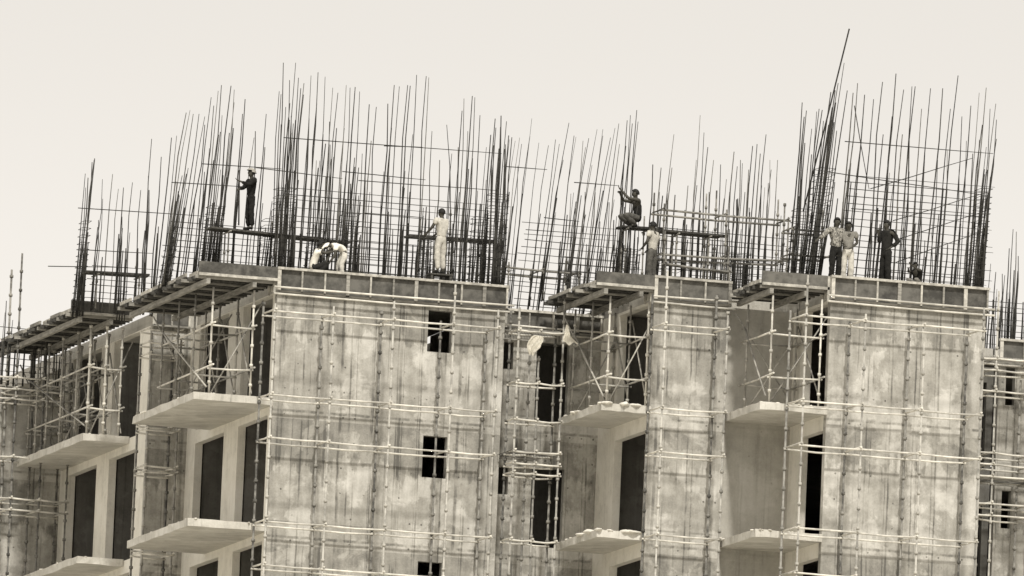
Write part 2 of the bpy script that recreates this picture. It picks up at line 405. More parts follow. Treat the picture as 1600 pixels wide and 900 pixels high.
def shoring(label, xs, ys, z0=-2.71, z1=.03, braces=True, group=None):
    t = thing('shoring', label, 'shoring', (xs[0], ys[0], z0), group)
    for y in ys:
        for x in xs:
            o = standard(t, x+rnd(-.03, .03), y+rnd(-.04, .04), z0+.02, z1, 'tube' if y == ys[0] else 'tube_mid', .026)
            b = B(); bx(b, x-.07, x+.07, y-.07, y+.07, z0+.003, z0+.02); obj('base_plate', b, 'tube_dark', t)
    for z in (-.95, -2.02):
        for y in ys:
            ledger(t, (xs[0], y, z+rnd(-.02, .02)), (xs[-1], y, z+rnd(-.02, .02)), 'tube' if y == ys[0] else 'tube_mid')
        for x in xs:
            ledger(t, (x, ys[0], z+.05), (x, ys[-1], z+.05+rnd(-.03, .03)), 'tube' if x == xs[0] else 'tube_mid', ext=.35)
    if braces:
        for k, (y, s) in enumerate([(ys[0]+.1, 1), (ys[min(2, len(ys)-1)]-.05, 1), (ys[-1]+.05, -1)]):
            a, b = (xs[0], xs[-1]) if s > 0 else (xs[-1], xs[0])
            ledger(t, (a+.1, y, z0+.1), (b+.25*s, y, -.25), 'tube_mid', .019, 'brace')
        ledger(t, (xs[0]-.03, ys[0]+.2, z0+.25), (xs[0]-.03, ys[-1], -.6), 'tube_mid', .022, 'brace')
        for a, b in zip(ys, ys[1:]): ledger(t, (xs[-1]+.03, a, z0+.15), (xs[-1]+.03, b, -.4), 'tube_mid', .02, 'brace')
    return t
deck('stepped plank shuttering over the big balcony left of the widest tower', -2.08, -.03, -.03, 7.2)
deck('ragged shuttering deck jutting out over the leftmost balcony', -2.75, XA-.03, 9.95, 18.0).location.z += .13
deck('shuttering deck over the balcony of the slim middle tower', 7.15, X2-.05, -4.05, -.1)
deck('small shuttering deck over the balcony of the rightmost tower', 10.72, X4-.03, -6.5, YD-.25)
shoring('steel props and diagonal braces standing on the big balcony left of the widest tower', [-1.58, -.5], [.4, 1.95, 3.5, 5.0])
shoring('steel props standing on the leftmost balcony', [-2.1, -1.7, -1.25], [10.2, 11.6, 13.0, 14.4, 15.6, 16.4], z1=.16)
shoring('steel props standing on the balcony with white mortar lumps', [7.6, 8.62], [-3.8, -2.4, -.9])
shoring('steel props standing on the small balcony of the rightmost tower', [11.05, 12.38], [-6.35, -4.3], braces=True)
# ------------------------------------------------------------------ rebar
def bar(parent, p, q, r, mat='rebar', name='vertical_bar', bend=.04):
    p = Vector(p); q = Vector(q); L = (q-p).length; b = bend*min(L, 4)/3
    r *= 1.1; bm = B()
    m1 = p.lerp(q, .4)+V(rnd(-b, b), rnd(-b, b), 0)*.6; m2 = p.lerp(q, .75)+V(rnd(-b, b), rnd(-b, b), 0)
    tube(bm, [p, m1, m2, q], [r*1.05, r, r*.85, r*.62], 5)
    return obj(name, bm, mat, parent)
def cage(label, Y, x0, x1, tops, base=.25, lean=.02, yj=.12, starters=0, mesh=None, longs=(), r=(.010, .017), rail=9, st_h=(1.3, 2.4), filler=0, fill_h=(2.4, 4)):
    """tops: (px,py[,lean]) of bar ends in the photo; bars stand on the plane y=Y"""
    p0 = atY(x0, 420, Y).x; p1 = atY(x1, 420, Y).x
    t = thing('rebar_cage', label, 'rebar', ((p0+p1)/2, Y, base))
    n = 0
    for tp in tops:
        if n > 70: break
        le = tp[2] if len(tp) > 2 else lean
        y = Y+rnd(-yj, yj); q = atY(tp[0], tp[1], y); h = q.z-base
        bar(t, (q.x-(le+rnd(-.012, .012))*h, y, base), q, rnd(*r), 'rebar' if random.random() < .7 else 'rebar_pale'); n += 1
        if random.random() < .55:      # a lapped starter beside it
            hh = h*rnd(.45, .72)
            bar(t, (q.x-le*h+.03, y+.03, base), (q.x-le*(h-hh)+.02+rnd(-.02, .02), y+.03, base+hh), rnd(.013, .021)); n += 1
    for k in range(filler):
        x = rnd(p0, p1); h = rnd(*fill_h); y = Y+rnd(-yj, yj); le = lean+rnd(-.02, .02)
        bar(t, (x, y, base), (x+le*h, y, base+h), rnd(.008, .013), 'rebar_pale' if random.random() < .5 else 'rebar'); n += 1
    for k in range(starters):
        x = p0+(p1-p0)*(k+rnd(.2, .8))/starters; h = rnd(*st_h); y = Y+rnd(-yj, yj)
        bar(t, (x, y, base), (x+(lean+rnd(-.015, .015))*h, y, base+h), rnd(.012, .024)); n += 1
    z = base+.35
    for k in range(int(rail*1.35)):
        e0, e1 = rnd(-.1, .25), rnd(-.25, .1)
        bar(t, (p0+e0+lean*z, Y-.05, z+rnd(-.03, .03)), (p1+e1+lean*z, Y-.05, z+rnd(-.03, .03)), rnd(.007, .010), 'rebar', 'horizontal_bar', .03)
        z += rnd(.13, .21)
    for (a, b, c, d) in longs:
        bar(t, atY(a, b, Y-.06), atY(c, d, Y-.06), .011, 'rebar', 'horizontal_bar', .05)
    return t
def column_cage(label, px, py, Y, ztop, w=.35, d=.5, nb=5, lean=.03, base=.25, stir=14, spread=.06, hs=(.75, 1.0), group=None):
    x = atY(px, py, Y).x
    t = thing('column_cage', label, 'column rebar', (x, Y, base), group)
    for i in range(nb):
        for j in (0, 1) if i % 2 == 0 else (0,):
            h = (ztop-base)*rnd(*hs); xx = x+w*(i/(nb-1)-.5); yy = Y+d*(j-.5)
            le = lean+rnd(-spread, spread)*.3
            bar(t, (xx, yy, base), (xx+le*h, yy, base+h), rnd(.011, .02))
            if random.random() < .45: bar(t, (xx+.03, yy, base), (xx+.03+le*h*.55, yy, base+h*.55), .016)
    z = base+.15
    for k in range(stir):
        bm = B(); o = lean*(z-base); e = .03
        c = [(x-w/2-e+o, Y-d/2-e, z), (x+w/2+e+o, Y-d/2-e, z+rnd(-.02, .02)), (x+w/2+e+o, Y+d/2+e, z), (x-w/2-e+o, Y+d/2+e, z+rnd(-.02, .02))]
        for a in range(4): tube(bm, [c[a], c[(a+1) % 4]], .007, 4)
        obj('stirrup', bm, 'rebar', t); z += rnd(.13, .2)
    return t
# widest tower, front row
cage('dense rebar rising along the front of the widest tower', .75, 440, 785,
     [(462, 98), (470, 138), (475, 130), (486, 118), (497, 113), (495, 162), (508, 120), (520, 137), (528, 145), (541, 133), (547, 137), (555, 136), (562, 143),
      (577, 163), (588, 167), (606, 162), (616, 133), (624, 135), (637, 133), (641, 134), (651, 117), (666, 119), (670, 121), (675, 205, -.02), (698, 195, -.09),
      (722, 173), (725, 154), (738, 150), (742, 152), (526, 200), (600, 268), (633, 267), (578, 300)],
     lean=.015, starters=16, rail=10, filler=8,
     longs=[(443, 215, 784, 240), (400, 262, 535, 279), (535, 268, 665, 281), (560, 282, 780, 298), (570, 333, 660, 340), (600, 228, 660, 230)])
cage('rebar standing further back on the roof of the widest tower', 3.4, 470, 800,
     [(483, 185), (505, 210), (515, 190), (538, 200), (566, 240), (580, 220), (612, 200), (645, 210), (687, 250), (706, 240), (716, 230), (731, 205), (750, 180), (760, 230)],
     starters=12, rail=7, filler=9, yj=.4)
column_cage('steep rebar bundle at the left corner of the widest tower', 438, 420, .55, 5.9, .42, .4, 10, .012, hs=(.7, 1.), spread=.08)
column_cage('thick rebar bundle at the right corner of the widest tower', 770, 440, .5, 5.2, .42, .4, 9, .012, hs=(.75, 1.), spread=.06, stir=17)
column_cage('rebar bundle in the middle of the slim middle tower behind the tube frame', 1150, 430, -2.4, 3.4, .5, .5, 5, .02, hs=(.5, 1.), stir=8)
column_cage('thick short rebar bundle at the left side of the slim middle tower', 1045, 430, -2.2, 3.0, .5, .5, 4, .02, hs=(.6, 1.), stir=6)
column_cage('rebar bundle in the left half of the widest tower above the squatting workers', 540, 420, 1.7, 3.9, .35, .4, 5, .03, hs=(.5, 1.), stir=12)
column_cage('rebar bundle in the left half of the widest tower nearest its corner bundle', 486, 420, 1.9, 4.2, .3, .4, 4, .05, hs=(.5, 1.), stir=10)
column_cage('rebar bundle right of the plank with the pale shirted worker', 742, 435, 1.5, 3.4, .3, .4, 4, .03, hs=(.7, 1.), stir=14)
column_cage('short rebar bundle left of the pale shirted worker', 661, 430, 1.4, 3.2, .2, .3, 3, .03, hs=(.55, 1.), stir=9)
# left of the widest tower
cage('rebar fan behind the big shuttering deck left of the widest tower', 2.6, 250, 430,
     [(291, 176, .09), (297, 172, .11), (302, 178, .10), (311, 178, .10), (320, 182, .10), (320, 195, .09), (330, 152, .05), (334, 165, .06), (346, 133, .07), (347, 180, .05), (341, 142, .05), (361, 134, .03), (366, 140, .03),
      (366, 160, .05), (383, 155, .03), (379, 178, .02), (399, 205, .03), (397, 215), (416, 178, .04), (414, 230, .02)],
     lean=.06, starters=5, rail=7, base=.3, filler=2, longs=[(268, 285, 385, 292), (316, 256, 440, 264)])
column_cage('leaning rebar bundle at the left end of the big shuttering deck', 258, 410, 2.9, 3.7, .2, .3, 6, .12, hs=(.6, .95), stir=6)
column_cage('rebar bundle beside the helmeted worker', 325, 400, 2.2, 4.7, .34, .4, 5, .07, hs=(.6, 1.), stir=13)
column_cage('rebar bundle between the helmeted worker and the tower corner', 413, 400, 1.7, 4.0, .26, .4, 4, .05, hs=(.4, .8), stir=11)
cage('loose rebar above the short wall between the left balconies', 8.6, 130, 270,
     [(147, 250, .05), (160, 280, .05), (176, 272, .04), (185, 295, .02), (193, 293, .02), (207, 285, .03), (220, 297, .01), (237, 217, .01), (232, 275, .0), (252, 245, .02), (268, 215, .05), (276, 212, .07)],
     starters=7, rail=5, base=.3, lean=.02, filler=1, longs=[(122, 325, 322, 338), (125, 390, 240, 396), (75, 416, 200, 418)])
column_cage('narrow rebar bundle at the left end above the leftmost balcony deck', 121, 470, 9.6, 4.6, .16, .4, 4, .045, hs=(.7, 1.), stir=15)
column_cage('blurred grey rebar bundle above the leftmost deck', 188, 440, 9.8, 3.2, .2, .4, 4, .02, hs=(.6, 1.), stir=5)
# recess
cage('fan of pale rebar above the recessed wall between the two towers', 1.0, 795, 960,
     [(796, 218), (805, 220), (812, 215), (815, 225), (828, 213), (831, 185), (842, 223), (857, 227, .09), (868, 218, .10), (874, 225, .11), (889, 192, .13), (897, 212, .06), (900, 214, .10), (911, 220, .08), (915, 230, .09), (920, 216, .10),
      (933, 202, .11), (942, 202, .12), (942, 212, .08), (954, 215, .12), (967, 193, .11), (961, 200, .14), (968, 225, .05)],
     base=-.1, lean=.08, starters=8, rail=11, r=(.007, .012), filler=7, fill_h=(2.6, 3.4), longs=[(787, 260, 855, 265), (897, 285, 965, 290), (850, 340, 905, 346)])
cage('crossed rebar behind the crouching worker in the dark vest', -.3, 870, 1000,
     [(980, 188), (985, 180), (995, 172), (997, 190), (988, 193), (978, 228), (930, 300, .05), (925, 258, .1), (880, 250, .12)],
     lean=.03, starters=8, rail=5, filler=5, fill_h=(1.8, 3))
column_cage('short rebar bundle under the crouching worker', 975, 430, -.9, 3.2, .5, .5, 7, .04, hs=(.4, .9), stir=9)
# slim tower
cage('sparse rebar over the slim middle tower and the tube frame', -2.0, 1015, 1240,
     [(1020, 257), (1033, 262), (1053, 210, .08), (1050, 262), (1088, 250), (1094, 180), (1100, 207), (1106, 230), (1115, 250), (1126, 257), (1147, 237), (1157, 250), (1160, 255),
      (1170, 265), (1176, 228), (1183, 225), (1197, 210), (1190, 290), (1140, 300), (1203, 250)],
     lean=.02, starters=16, rail=8, r=(.009, .018), st_h=(1.2, 2.8), filler=4)
cage('rebar further back behind the tube frame', -.5, 1060, 1240,
     [(1075, 290), (1108, 300), (1135, 280), (1152, 260), (1188, 240), (1205, 265), (1215, 250), (1164, 300)], starters=9, rail=6, filler=7, fill_h=(1.8, 2.8), yj=.5)
# rightmost tower
cage('open grid of tall rebar on the rightmost tower', Y3+.75, 1300, 1540,
     [(1333, 145, .05), (1340, 130, .05), (1351, 148, .05), (1365, 155, .06), (1379, 128, .05), (1400, 115, .05), (1394, 182, .03), (1412, 140, .07), (1425, 135, .05), (1430, 135, .04), (1440, 170, .04), (1454, 138, .05),
      (1473, 138, .06), (1485, 170, .05), (1497, 118, .05), (1503, 182, .03), (1517, 165, .05), (1530, 145, .05), (1541, 137, .06), (1556, 162, .06), (1557, 187, .07), (1547, 170, .05), (1535, 195, .06), (1380, 210, .04), (1410, 210, .03)],
     lean=.045, starters=13, rail=12, r=(.010, .019), filler=2,
     longs=[(1320, 221, 1552, 240), (1290, 268, 1544, 306), (1330, 326, 1540, 340), (1360, 295, 1520, 247), (1395, 345, 1545, 300), (1400, 375, 1540, 330), (1400, 410, 1540, 360), (1335, 165, 1358, 296)])
cage('rebar at the back of the rightmost tower roof', -3.5, 1350, 1550,
     [(1420, 230), (1445, 240), (1465, 250), (1480, 235), (1510, 220), (1520, 240), (1390, 270)], starters=7, rail=4, filler=4, fill_h=(1.6, 2.8), yj=.5)
column_cage('tall leaning rebar bundle at the left side of the rightmost tower', 1262, 440, Y3+1.2, 6.2, .36, .5, 9, .105, hs=(.7, 1.), stir=20, spread=.08)
column_cage('straight rebar bundle just left of the two talking workers', 1243, 430, -5.2, 5.3, .36, .4, 5, .05, hs=(.7, 1.), stir=13)
column_cage('rebar bundle behind the two talking workers', 1306, 430, -4.4, 4.3, .24, .4, 4, .07, hs=(.6, 1.), stir=8)
column_cage('rebar bundle at the right corner of the rightmost tower', 1521, 450, Y3+.5, 4.6, .24, .5, 7, .06, hs=(.7, 1.), stir=18)
bm = B(); tube(bm, [atY(1255, 330, Y3+.4), atY(1291, 190, Y3+.4), atY(1327, 45, Y3+.4)], .02, 6)
obj('loose_bar', bm, 'rebar', label='longest single steel bar, leaning far above all others', cat='rebar')
# far right wing
cage('distant rebar above the far wing at the right edge', 3.2, 1535, 1640,
     [(1548, 412), (1556, 425), (1577, 388), (1583, 358), (1588, 362), (1591, 400), (1570, 430), (1610, 380), (1620, 350)], starters=12, rail=6, filler=10, fill_h=(.9, 2.2), yj=.6, lean=.02)
cage('low rebar behind the scaffold at the left edge', 16.2, 0, 118,
     [(10, 470), (20, 500), (55, 515), (75, 520), (90, 540)], base=-.8, starters=9, rail=6, st_h=(.8, 2.), filler=4, fill_h=(1, 2))
# ------------------------------------------------------------------ working platforms and rails on the roofs
def board_between(t, a, b, w=.24, h=.05, mat='timber_dark', name='plank'):
    bm = B(); a = Vector(a); b = Vector(b)
    beam(bm, a, b, w, h); obj(name, bm, mat, t)
def platform(label, p0, p1, Y, legs, depth=.5, boards=2, mat='timber_dark', base=.42):
    a = atY(*p0, Y); b = atY(*p1, Y)
    t = thing('work_platform', label, 'platform', (a.x, Y, base))
    for k in range(boards):
        yy = Y+.13+k*.26; e = rnd(-.15, .15)
        board_between(t, (a.x+e*.5, yy, a.z-.03+.0*k), (b.x+e, yy, b.z-.03), .24, .05, mat)
    for f in legs:
        x = a.x+(b.x-a.x)*f; z = a.z+(b.z-a.z)*f
        for yy in (Y+.1, Y+depth-.05):
            standard(t, x, yy, base, z-.115+(rnd(.4, 1.2) if yy > Y+.2 and random.random() < .4 else 0), 'tube_dark', .02)
        ledger(t, (x, Y-.05, z-.085), (x, Y+depth+.05, z-.085), 'tube_dark', .02, 'transom')
    return t
platform('long plank walkway carrying the helmeted worker', (333, 353), (553, 377), 1.3, (.12, .45, .8))
platform('short plank platform behind the pale shirted worker', (637, 365), (770, 374), 1.6, (.2, .55, .9))
platform('small plank perch under the crouching worker', (968, 351), (1030, 355), -1.2, (.2, .75))
platform('planks at mid height inside the tube frame', (1030, 357), (1130, 366), -3.3, (.3, .8))
platform('plank walkway above the leftmost deck', (138, 422), (240, 428), 8.8, (.15, .8))
def frame(label, x0, x1, Y0, Y1, ys, base=.42, n=3):
    """tube frame: corner legs, rails at the heights of the photo rows ys=(yleft,yright)"""
    a = atY(x0, ys[0][0], Y0)
    t = thing('tube_frame', label, 'tube frame', (a.x, Y0, base))
    xa, xb = atY(x0, ys[0][0], Y0).x, atY(x1, ys[0][1], Y0).x
    zs = []
    for (l, r_) in ys:
        za, zb = atY(x0, l, Y0).z, atY(x1, r_, Y0).z; zs.append((za+zb)/2)
        for Y in (Y0, Y1):
            ledger(t, (xa, Y, za), (xb, Y, zb), 'tube_dark', .028)
        for k in range(n): 
            x = xa+(xb-xa)*k/(n-1); z = za+(zb-za)*k/(n-1)
            ledger(t, (x, Y0, z+.05), (x, Y1, z+.05), 'tube_dark', .022, 'transom')
    for k in range(n):
        x = xa+(xb-xa)*k/(n-1)
        for Y in (Y0, Y1): standard(t, x, Y, base, max(zs)+rnd(.1, .9)*(1 if Y == Y1 else .2), 'tube_dark', .022)
    return t
frame('high tube frame over the slim middle tower', 1038, 1232, -3.5, -2.6, [(328, 345), (398, 408)])
frame('low guard rail on the slim middle tower', 1040, 1140, -3.75, -3.6, [(412, 425)], n=2)
frame('low tube railing at the top of the recessed wall', 795, 905, .75, 1.9, [(418, 428)], n=3)
frame('tube rail crossing the left side of the rightmost tower', 1240, 1300, -5.2, -4.4, [(358, 362), (398, 402)], n=2)
# catwalks of mesh panels inside the recess scaffold
def mesh_catwalk(label, x0, x1, y0, y1, z, n=9):
    t = thing('catwalk', label, 'catwalk', (x0, y0, z))
    bm = B()
    for k in range(n):
        y = y0+(y1-y0)*k/(n-1); beam(bm, (x0, y, z), (x1, y, z), .022, .02)
    m = int((x1-x0)/.07)
    for k in range(m+1):
        x = x0+(x1-x0)*k/m; beam(bm, (x, y0, z+.012), (x, y1, z+.012), .012, .01)
    obj('mesh_panel', bm, 'tube_dark', t)
    for y in (y0, y1): 
        bm = B(); beam(bm, (x0, y-.001, z-.03), (x1, y-.001, z-.03), .05, .06); obj('edge_bar', bm, 'timber', t)
mesh_catwalk('upper mesh catwalk in the recess above the small window', 5.95, 7.1, -1.25, .25, -.62)
mesh_catwalk('lower mesh catwalk in the recess', 5.95, 7.1, -1.25, .2, -3.72)
mesh_catwalk('dark mesh catwalk in front of the far wing at the right edge', 18.3, 22, .55, 1.6, -3.22)
mesh_catwalk('topmost catwalk in front of the far wing', 18.3, 22, .55, 1.6, -.12)
# ------------------------------------------------------------------ cloths hung on the scaffold
def cloth(label, px, py, Y, outline, name='hanging_cloth', seed=1):
    """a thin sheet hung in folds; outline: (t down, left, right) in metres"""
    random.seed(seed)
    c = atY(px, py, Y); bm = B(); nu, nv = 26, 30; g = []
    for j in range(nv+1):
        t_ = j/nv*(len(outline)-1); k = min(int(t_), len(outline)-2); f = t_-k
        zz, l, r_ = [outline[k][i]*(1-f)+outline[k+1][i]*f for i in range(3)]
        row = []
        for i in range(nu+1):
            u = i/nu; x = (l+(r_-l)*u)*.85
            amp = .008+.008*(j/nv)
            y = math.sin(u*13+seed+j*.09)*amp*.8 + math.sin(u*29+j*.21+seed*2)*amp*.35
            n3 = Vector(noise.noise_vector(Vector((x*4, zz*4, seed))))*.05 + Vector(noise.noise_vector(Vector((x*12, zz*12, seed))))*.012
            row.append(bm.verts.new(c+V(x+n3.x*.6, y+n3.y, zz+n3.z+.035*math.sin(u*9+seed)*(j/nv))))
        g.append(row)
    for j in range(nv):
        for i in range(nu): bm.faces.new((g[j][i], g[j][i+1], g[j+1][i+1], g[j+1][i]))
    bmesh.ops.solidify(bm, geom=bm.faces[:], thickness=.008)
    return obj(name, bm, 'cloth_white', label=label, cat='cloth', smooth=False)
cloth('crumpled white cloth bundle hanging lower left on the recess scaffold', 836, 538, -1.75, [(.24, .02, .2), (.18, -.12, .26), (.08, -.22, .24), (-.05, -.26, .16), (-.16, -.24, .02), (-.26, -.16, -.02)], seed=3)
cloth('pointed white cloth draped over the pole right of the cloth bundle', 888, 524, -1.95, [(.26, -.06, -.02), (.12, -.1, .02), (0, -.14, .07), (-.1, -.16, .2), (-.17, -.14, .30), (-.21, -.05, .28)], seed=8)
random.seed(21)
# ------------------------------------------------------------------ people
def skinmesh(name, nodes, edges, root, sub=2):
    """nodes: list of (Vector, radius)"""
    me = bpy.data.meshes.new(name); me.from_pydata([tuple(n[0]) for n in nodes], edges, [])
    o = bpy.data.objects.new(name, me); COL.objects.link(o)
    sk = o.modifiers.new('s', 'SKIN'); sk.use_smooth_shade = True; sk.branch_smoothing = .3
    if not me.skin_vertices: me.skin_vertices.new()
    for i, n in enumerate(nodes):
        r_ = n[1]; me.skin_vertices[0].data[i].radius = r_ if isinstance(r_, tuple) else (r_, r_)
        me.skin_vertices[0].data[i].use_root = (i == root)
    ss = o.modifiers.new('u', 'SUBSURF'); ss.levels = sub; ss.render_levels = sub
    dg = bpy.context.evaluated_depsgraph_get(); ev = o.evaluated_get(dg)
    out = bpy.data.meshes.new_from_object(ev)
    bpy.data.objects.remove(o); bpy.data.meshes.remove(me)
    for p in out.polygons: p.use_smooth = True
    out.name = name
    if name in ('shirt', 'trousers'):
        nn = [v.normal.copy() for v in out.vertices]
        for v, n_ in zip(out.vertices, nn):
            f = .6*noise.noise(v.co*10) + .4*noise.noise(Vector((v.co.x*24, v.co.y*24, v.co.z*30)))
            v.co += n_*(f+.35)*.026
    return out
STAND = dict(pelvis=(0, 0, .93), waist=(0, .0, 1.08), chest=(0, .0, 1.30), neck=(0, 0, 1.46), head=(0, -.02, 1.58), top=(0, 0, 1.67),
             ls=(.18, 0, 1.40), le=(.24, .02, 1.13), lw=(.25, -.05, .88), rs=(-.18, 0, 1.40), re=(-.24, .02, 1.13), rw=(-.25, -.05, .88),
             lh=(.09, 0, .9), lk=(.10, -.02, .49), la=(.10, .02, .08), lt=(.11, -.15, .04),
             rh=(-.09, 0, .9), rk=(-.10, -.02, .49), ra=(-.10, .02, .08), rtoe=(-.11, -.15, .04))
def person(label, px, py, Y, face, pose=None, scale=1., shirt='cloth_dark', trousers='cloth_dark', hair='hair', helmet=False, sleeves='short', wrap=False, z=None, footwear='cloth_dark', drop=0.):
    """local -y is the front; px,py is the spot between the feet on the plane y=Y"""
    J = {k: Vector(v) for k, v in STAND.items()}
    if pose: J.update({k: Vector(v) for k, v in pose.items()})
    P = atY(px, py, Y)
    if z is not None: P.z = z
    P.z -= drop
    t = thing('person', label, 'person', P)
    t.rotation_euler = (0, 0, face); t.scale = (scale,)*3
    def put(name, me, mat, parent=t):
        me.materials.clear(); me.materials.append(MT[mat]); o = bpy.data.objects.new(name, me); COL.objects.link(o); o.parent = parent; return o
    n = []; e = []; idx = {}
    def add(k, v, r_, to=None):
        idx[k] = len(n); n.append((Vector(v), r_))
        if to is not None: e.append((idx[to], idx[k]))
    add('pelvis', J['pelvis'], (.105, .085)); add('waist', J['waist'], (.105, .08), 'pelvis'); add('chest', J['chest'], (.135, .095), 'waist')
    add('neckb', J['chest'].lerp(J['neck'], .75), (.07, .06), 'chest'); add('neck', J['neck'], .05, 'neckb')
    hd = J['head']; ud = (J['top']-J['neck']).normalized(); 
    add('jaw', J['neck'].lerp(hd, .45)+V(0, -.02, 0), (.062, .068), 'neck'); add('head', hd, (.078, .095), 'jaw'); add('top', J['top'], (.062, .075), 'head')
    fwd = V(0, -1, 0)
    if 'look' in J: fwd = J['look'].normalized()
    add('nose', hd+fwd*.115-ud*.02, .013, 'head')
    sd = fwd.cross(ud).normalized()
    add('ear_a', hd+sd*.09, .016, 'head'); add('ear_b', hd-sd*.09, .016, 'head')
    for s, S_ in (('l', 1), ('r', -1)):
        sh, el, wr = J[s+'s'], J[s+'e'], J[s+'w']
        add(s+'s', sh, .06, 'chest'); add(s+'um', sh.lerp(el, .5), .047, s+'s'); add(s+'e', el, .04, s+'um')
        add(s+'fm', el.lerp(wr, .45), .038, s+'e'); add(s+'w', wr, .026, s+'fm')
        d = (wr-el).normalized(); side = d.cross(V(0, 0, 1)); side = V(1, 0, 0) if side.length < .3 else side.normalized(); nrm = side.cross(d)
        add(s+'palm', wr+d*.05, (.036, .022), s+'w')
        kn = wr+d*.085
        for f in range(4):
            o_ = (f-1.5)*.021; L = (.062, .07, .066, .052)[f]
            add(f'{s}f{f}', kn+side*o_, .009, s+'palm'); add(f'{s}g{f}', kn+side*o_*1.1+d*L*.55+nrm*.012*S_, .008, f'{s}f{f}'); add(f'{s}h{f}', kn+side*o_*1.1+d*L*.85+nrm*.035*S_, .007, f'{s}g{f}')
        add(s+'th', wr+d*.04+side*.045, .01, s+'palm'); add(s+'th2', wr+d*.075+side*.06, .008, s+'th')
        hp, k, a = J[s+'h'], J[s+'k'], J[s+'a']; toe = J['lt' if s == 'l' else 'rtoe']
        add(s+'h', hp.lerp(k, .12), .075, 'pelvis'); add(s+'tm', hp.lerp(k, .5), .07, s+'h'); add(s+'k', k, .056, s+'tm'); add(s+'cm', k.lerp(a, .35), .055, s+'k')
        add(s+'a', a, .036, s+'cm'); add(s+'t', toe, (.04, .028), s+'a')
    body = put('body', skinmesh('body', n, e, 0), 'skin')
    # shirt
    n, e, idx = [], [], {}
    add('pelvis', J['pelvis'].lerp(J['waist'], -.3), (.135, .112)); add('waist', J['waist'], (.132, .10), 'pelvis'); add('chest', J['chest'], (.155, .115), 'waist'); add('nb', J['chest'].lerp(J['neck'], .7), (.085, .075), 'chest')
    for s in 'lr':
        sh, el, wr = J[s+'s'], J[s+'e'], J[s+'w']
        if sleeves == 'none': add(s+'s', sh.lerp(J['chest'], .3), .07, 'chest'); continue
        add(s+'s', sh, .075, 'chest'); add(s+'um', sh.lerp(el, .55), .062, s+'s')
        if sleeves == 'long': add(s+'e', el, .056, s+'um'); add(s+'fm', el.lerp(wr, .8), .042, s+'e')
    put('shirt', skinmesh('shirt', n, e, 0, 2), shirt)
    n, e, idx = [], [], {}
    add('pelvis', J['pelvis'], (.115, .095)); add('belt', J['pelvis'].lerp(J['waist'], .75), (.12, .09), 'pelvis')
    for s in 'lr':
        hp, k, a = J[s+'h'], J[s+'k'], J[s+'a']
        add(s+'h', hp.lerp(k, .12), .088, 'pelvis'); add(s+'tm', hp.lerp(k, .5), .082, s+'h'); add(s+'k', k, .073, s+'tm'); add(s+'a', k.lerp(a, .9), .062, s+'k')
    put('trousers', skinmesh('trousers', n, e, 0, 2), trousers)
    # hair or helmet cap
    Rm = Matrix((fwd.cross(ud)*-1, -fwd, ud)).transposed().to_4x4()
    def cap(nm, r3, zc, mat, cut, parent, brim=False):
        b = B(); bmesh.ops.create_uvsphere(b, u_segments=20, v_segments=14, radius=1)
        bmesh.ops.delete(b, geom=[v for v in b.verts if v.co.z < cut or (v.co.z < .3 and v.co.y < -.45)], context='VERTS')
        for v in b.verts: v.co = Vector((v.co.x*r3[0], v.co.y*r3[1], v.co.z*r3[2]))
        if brim:
            ring = [e_ for e_ in b.edges if e_.is_boundary]
            ex = bmesh.ops.extrude_edge_only(b, edges=ring)
            for v in [g for g in ex['geom'] if isinstance(g, bmesh.types.BMVert)]: v.co.x *= 1.07; v.co.y *= 1.12; v.co.z -= .012
        bmesh.ops.solidify(b, geom=b.faces[:], thickness=.006)
        b.transform(Matrix.Translation(hd+ud*zc) @ Rm)
        me = bpy.data.meshes.new(nm); b.to_mesh(me); b.free()
        for p in me.polygons: p.use_smooth = True
        return put(nm, me, mat, parent)
    cap('hair', (.092, .108, .115), .015, 'hair', -.35, body)
    if helmet: cap('helmet', (.118, .138, .12), .04, 'tube_mid', -.02, t, True)
    if wrap:
        cap('head_cloth', (.12, .135, .13), .02, 'cloth_white', -.3, t)
    for s_ in (1, -1):
        b = B(); bmesh.ops.create_uvsphere(b, u_segments=8, v_segments=6, radius=.009); b.transform(Matrix.Translation(hd+fwd*.09+sd*.032*s_+ud*.012))
        me = bpy.data.meshes.new('eye'); b.to_mesh(me); b.free(); put('eye', me, 'hair', body)
    for s in 'lr':
        a = J[s+'a']; toe = J['lt' if s == 'l' else 'rtoe']
        put('shoe', skinmesh('shoe', [(a+V(0, .03, -.02), .05), (a.lerp(toe, .5)+V(0, 0, -.01), (.05, .04)), (toe, (.045, .03))], [(0, 1), (1, 2)], 0, 1), footwear)
    return t
HOLD = dict(le=(.22, -.18, 1.22), lw=(.10, -.42, 1.32), re=(-.20, -.14, 1.20), rw=(-.02, -.36, 1.12), look=(0, -1, .1))
person('man in a hard hat and dark clothes standing on the plank walkway, gripping a rod', 390, 357, 1.45, R(-78), HOLD, .92, 'cloth_dark', 'cloth_dark', helmet=True, sleeves='long', drop=.05)
bm = B(); tube(bm, [atY(373, 352, 1.4), atY(374, 266, 1.4)], .02, 6); obj('steel_rod', bm, 'rebar', label='dark upright rod held by the helmeted worker', cat='rod')
person('man in a pale shirt and pale trousers standing in front of the short plank platform', 687, 428, .22, R(-150), dict(le=(.24, -.12, 1.18), lw=(.22, -.32, 1.05), re=(-.24, -.12, 1.18), rw=(-.2, -.34, 1.1)), .99, 'cloth_pale', 'cloth_pale', sleeves='short', z=.80)
P = atY(687, 420, .22); bm = B()
for k in range(4): bx(bm, P.x-.3, P.x+.3, .02+k*.11, .12+k*.11, .76, .795)
for xx in (P.x-.27, P.x+.22): bx(bm, xx, xx+.05, .04, .44, .42, .758)
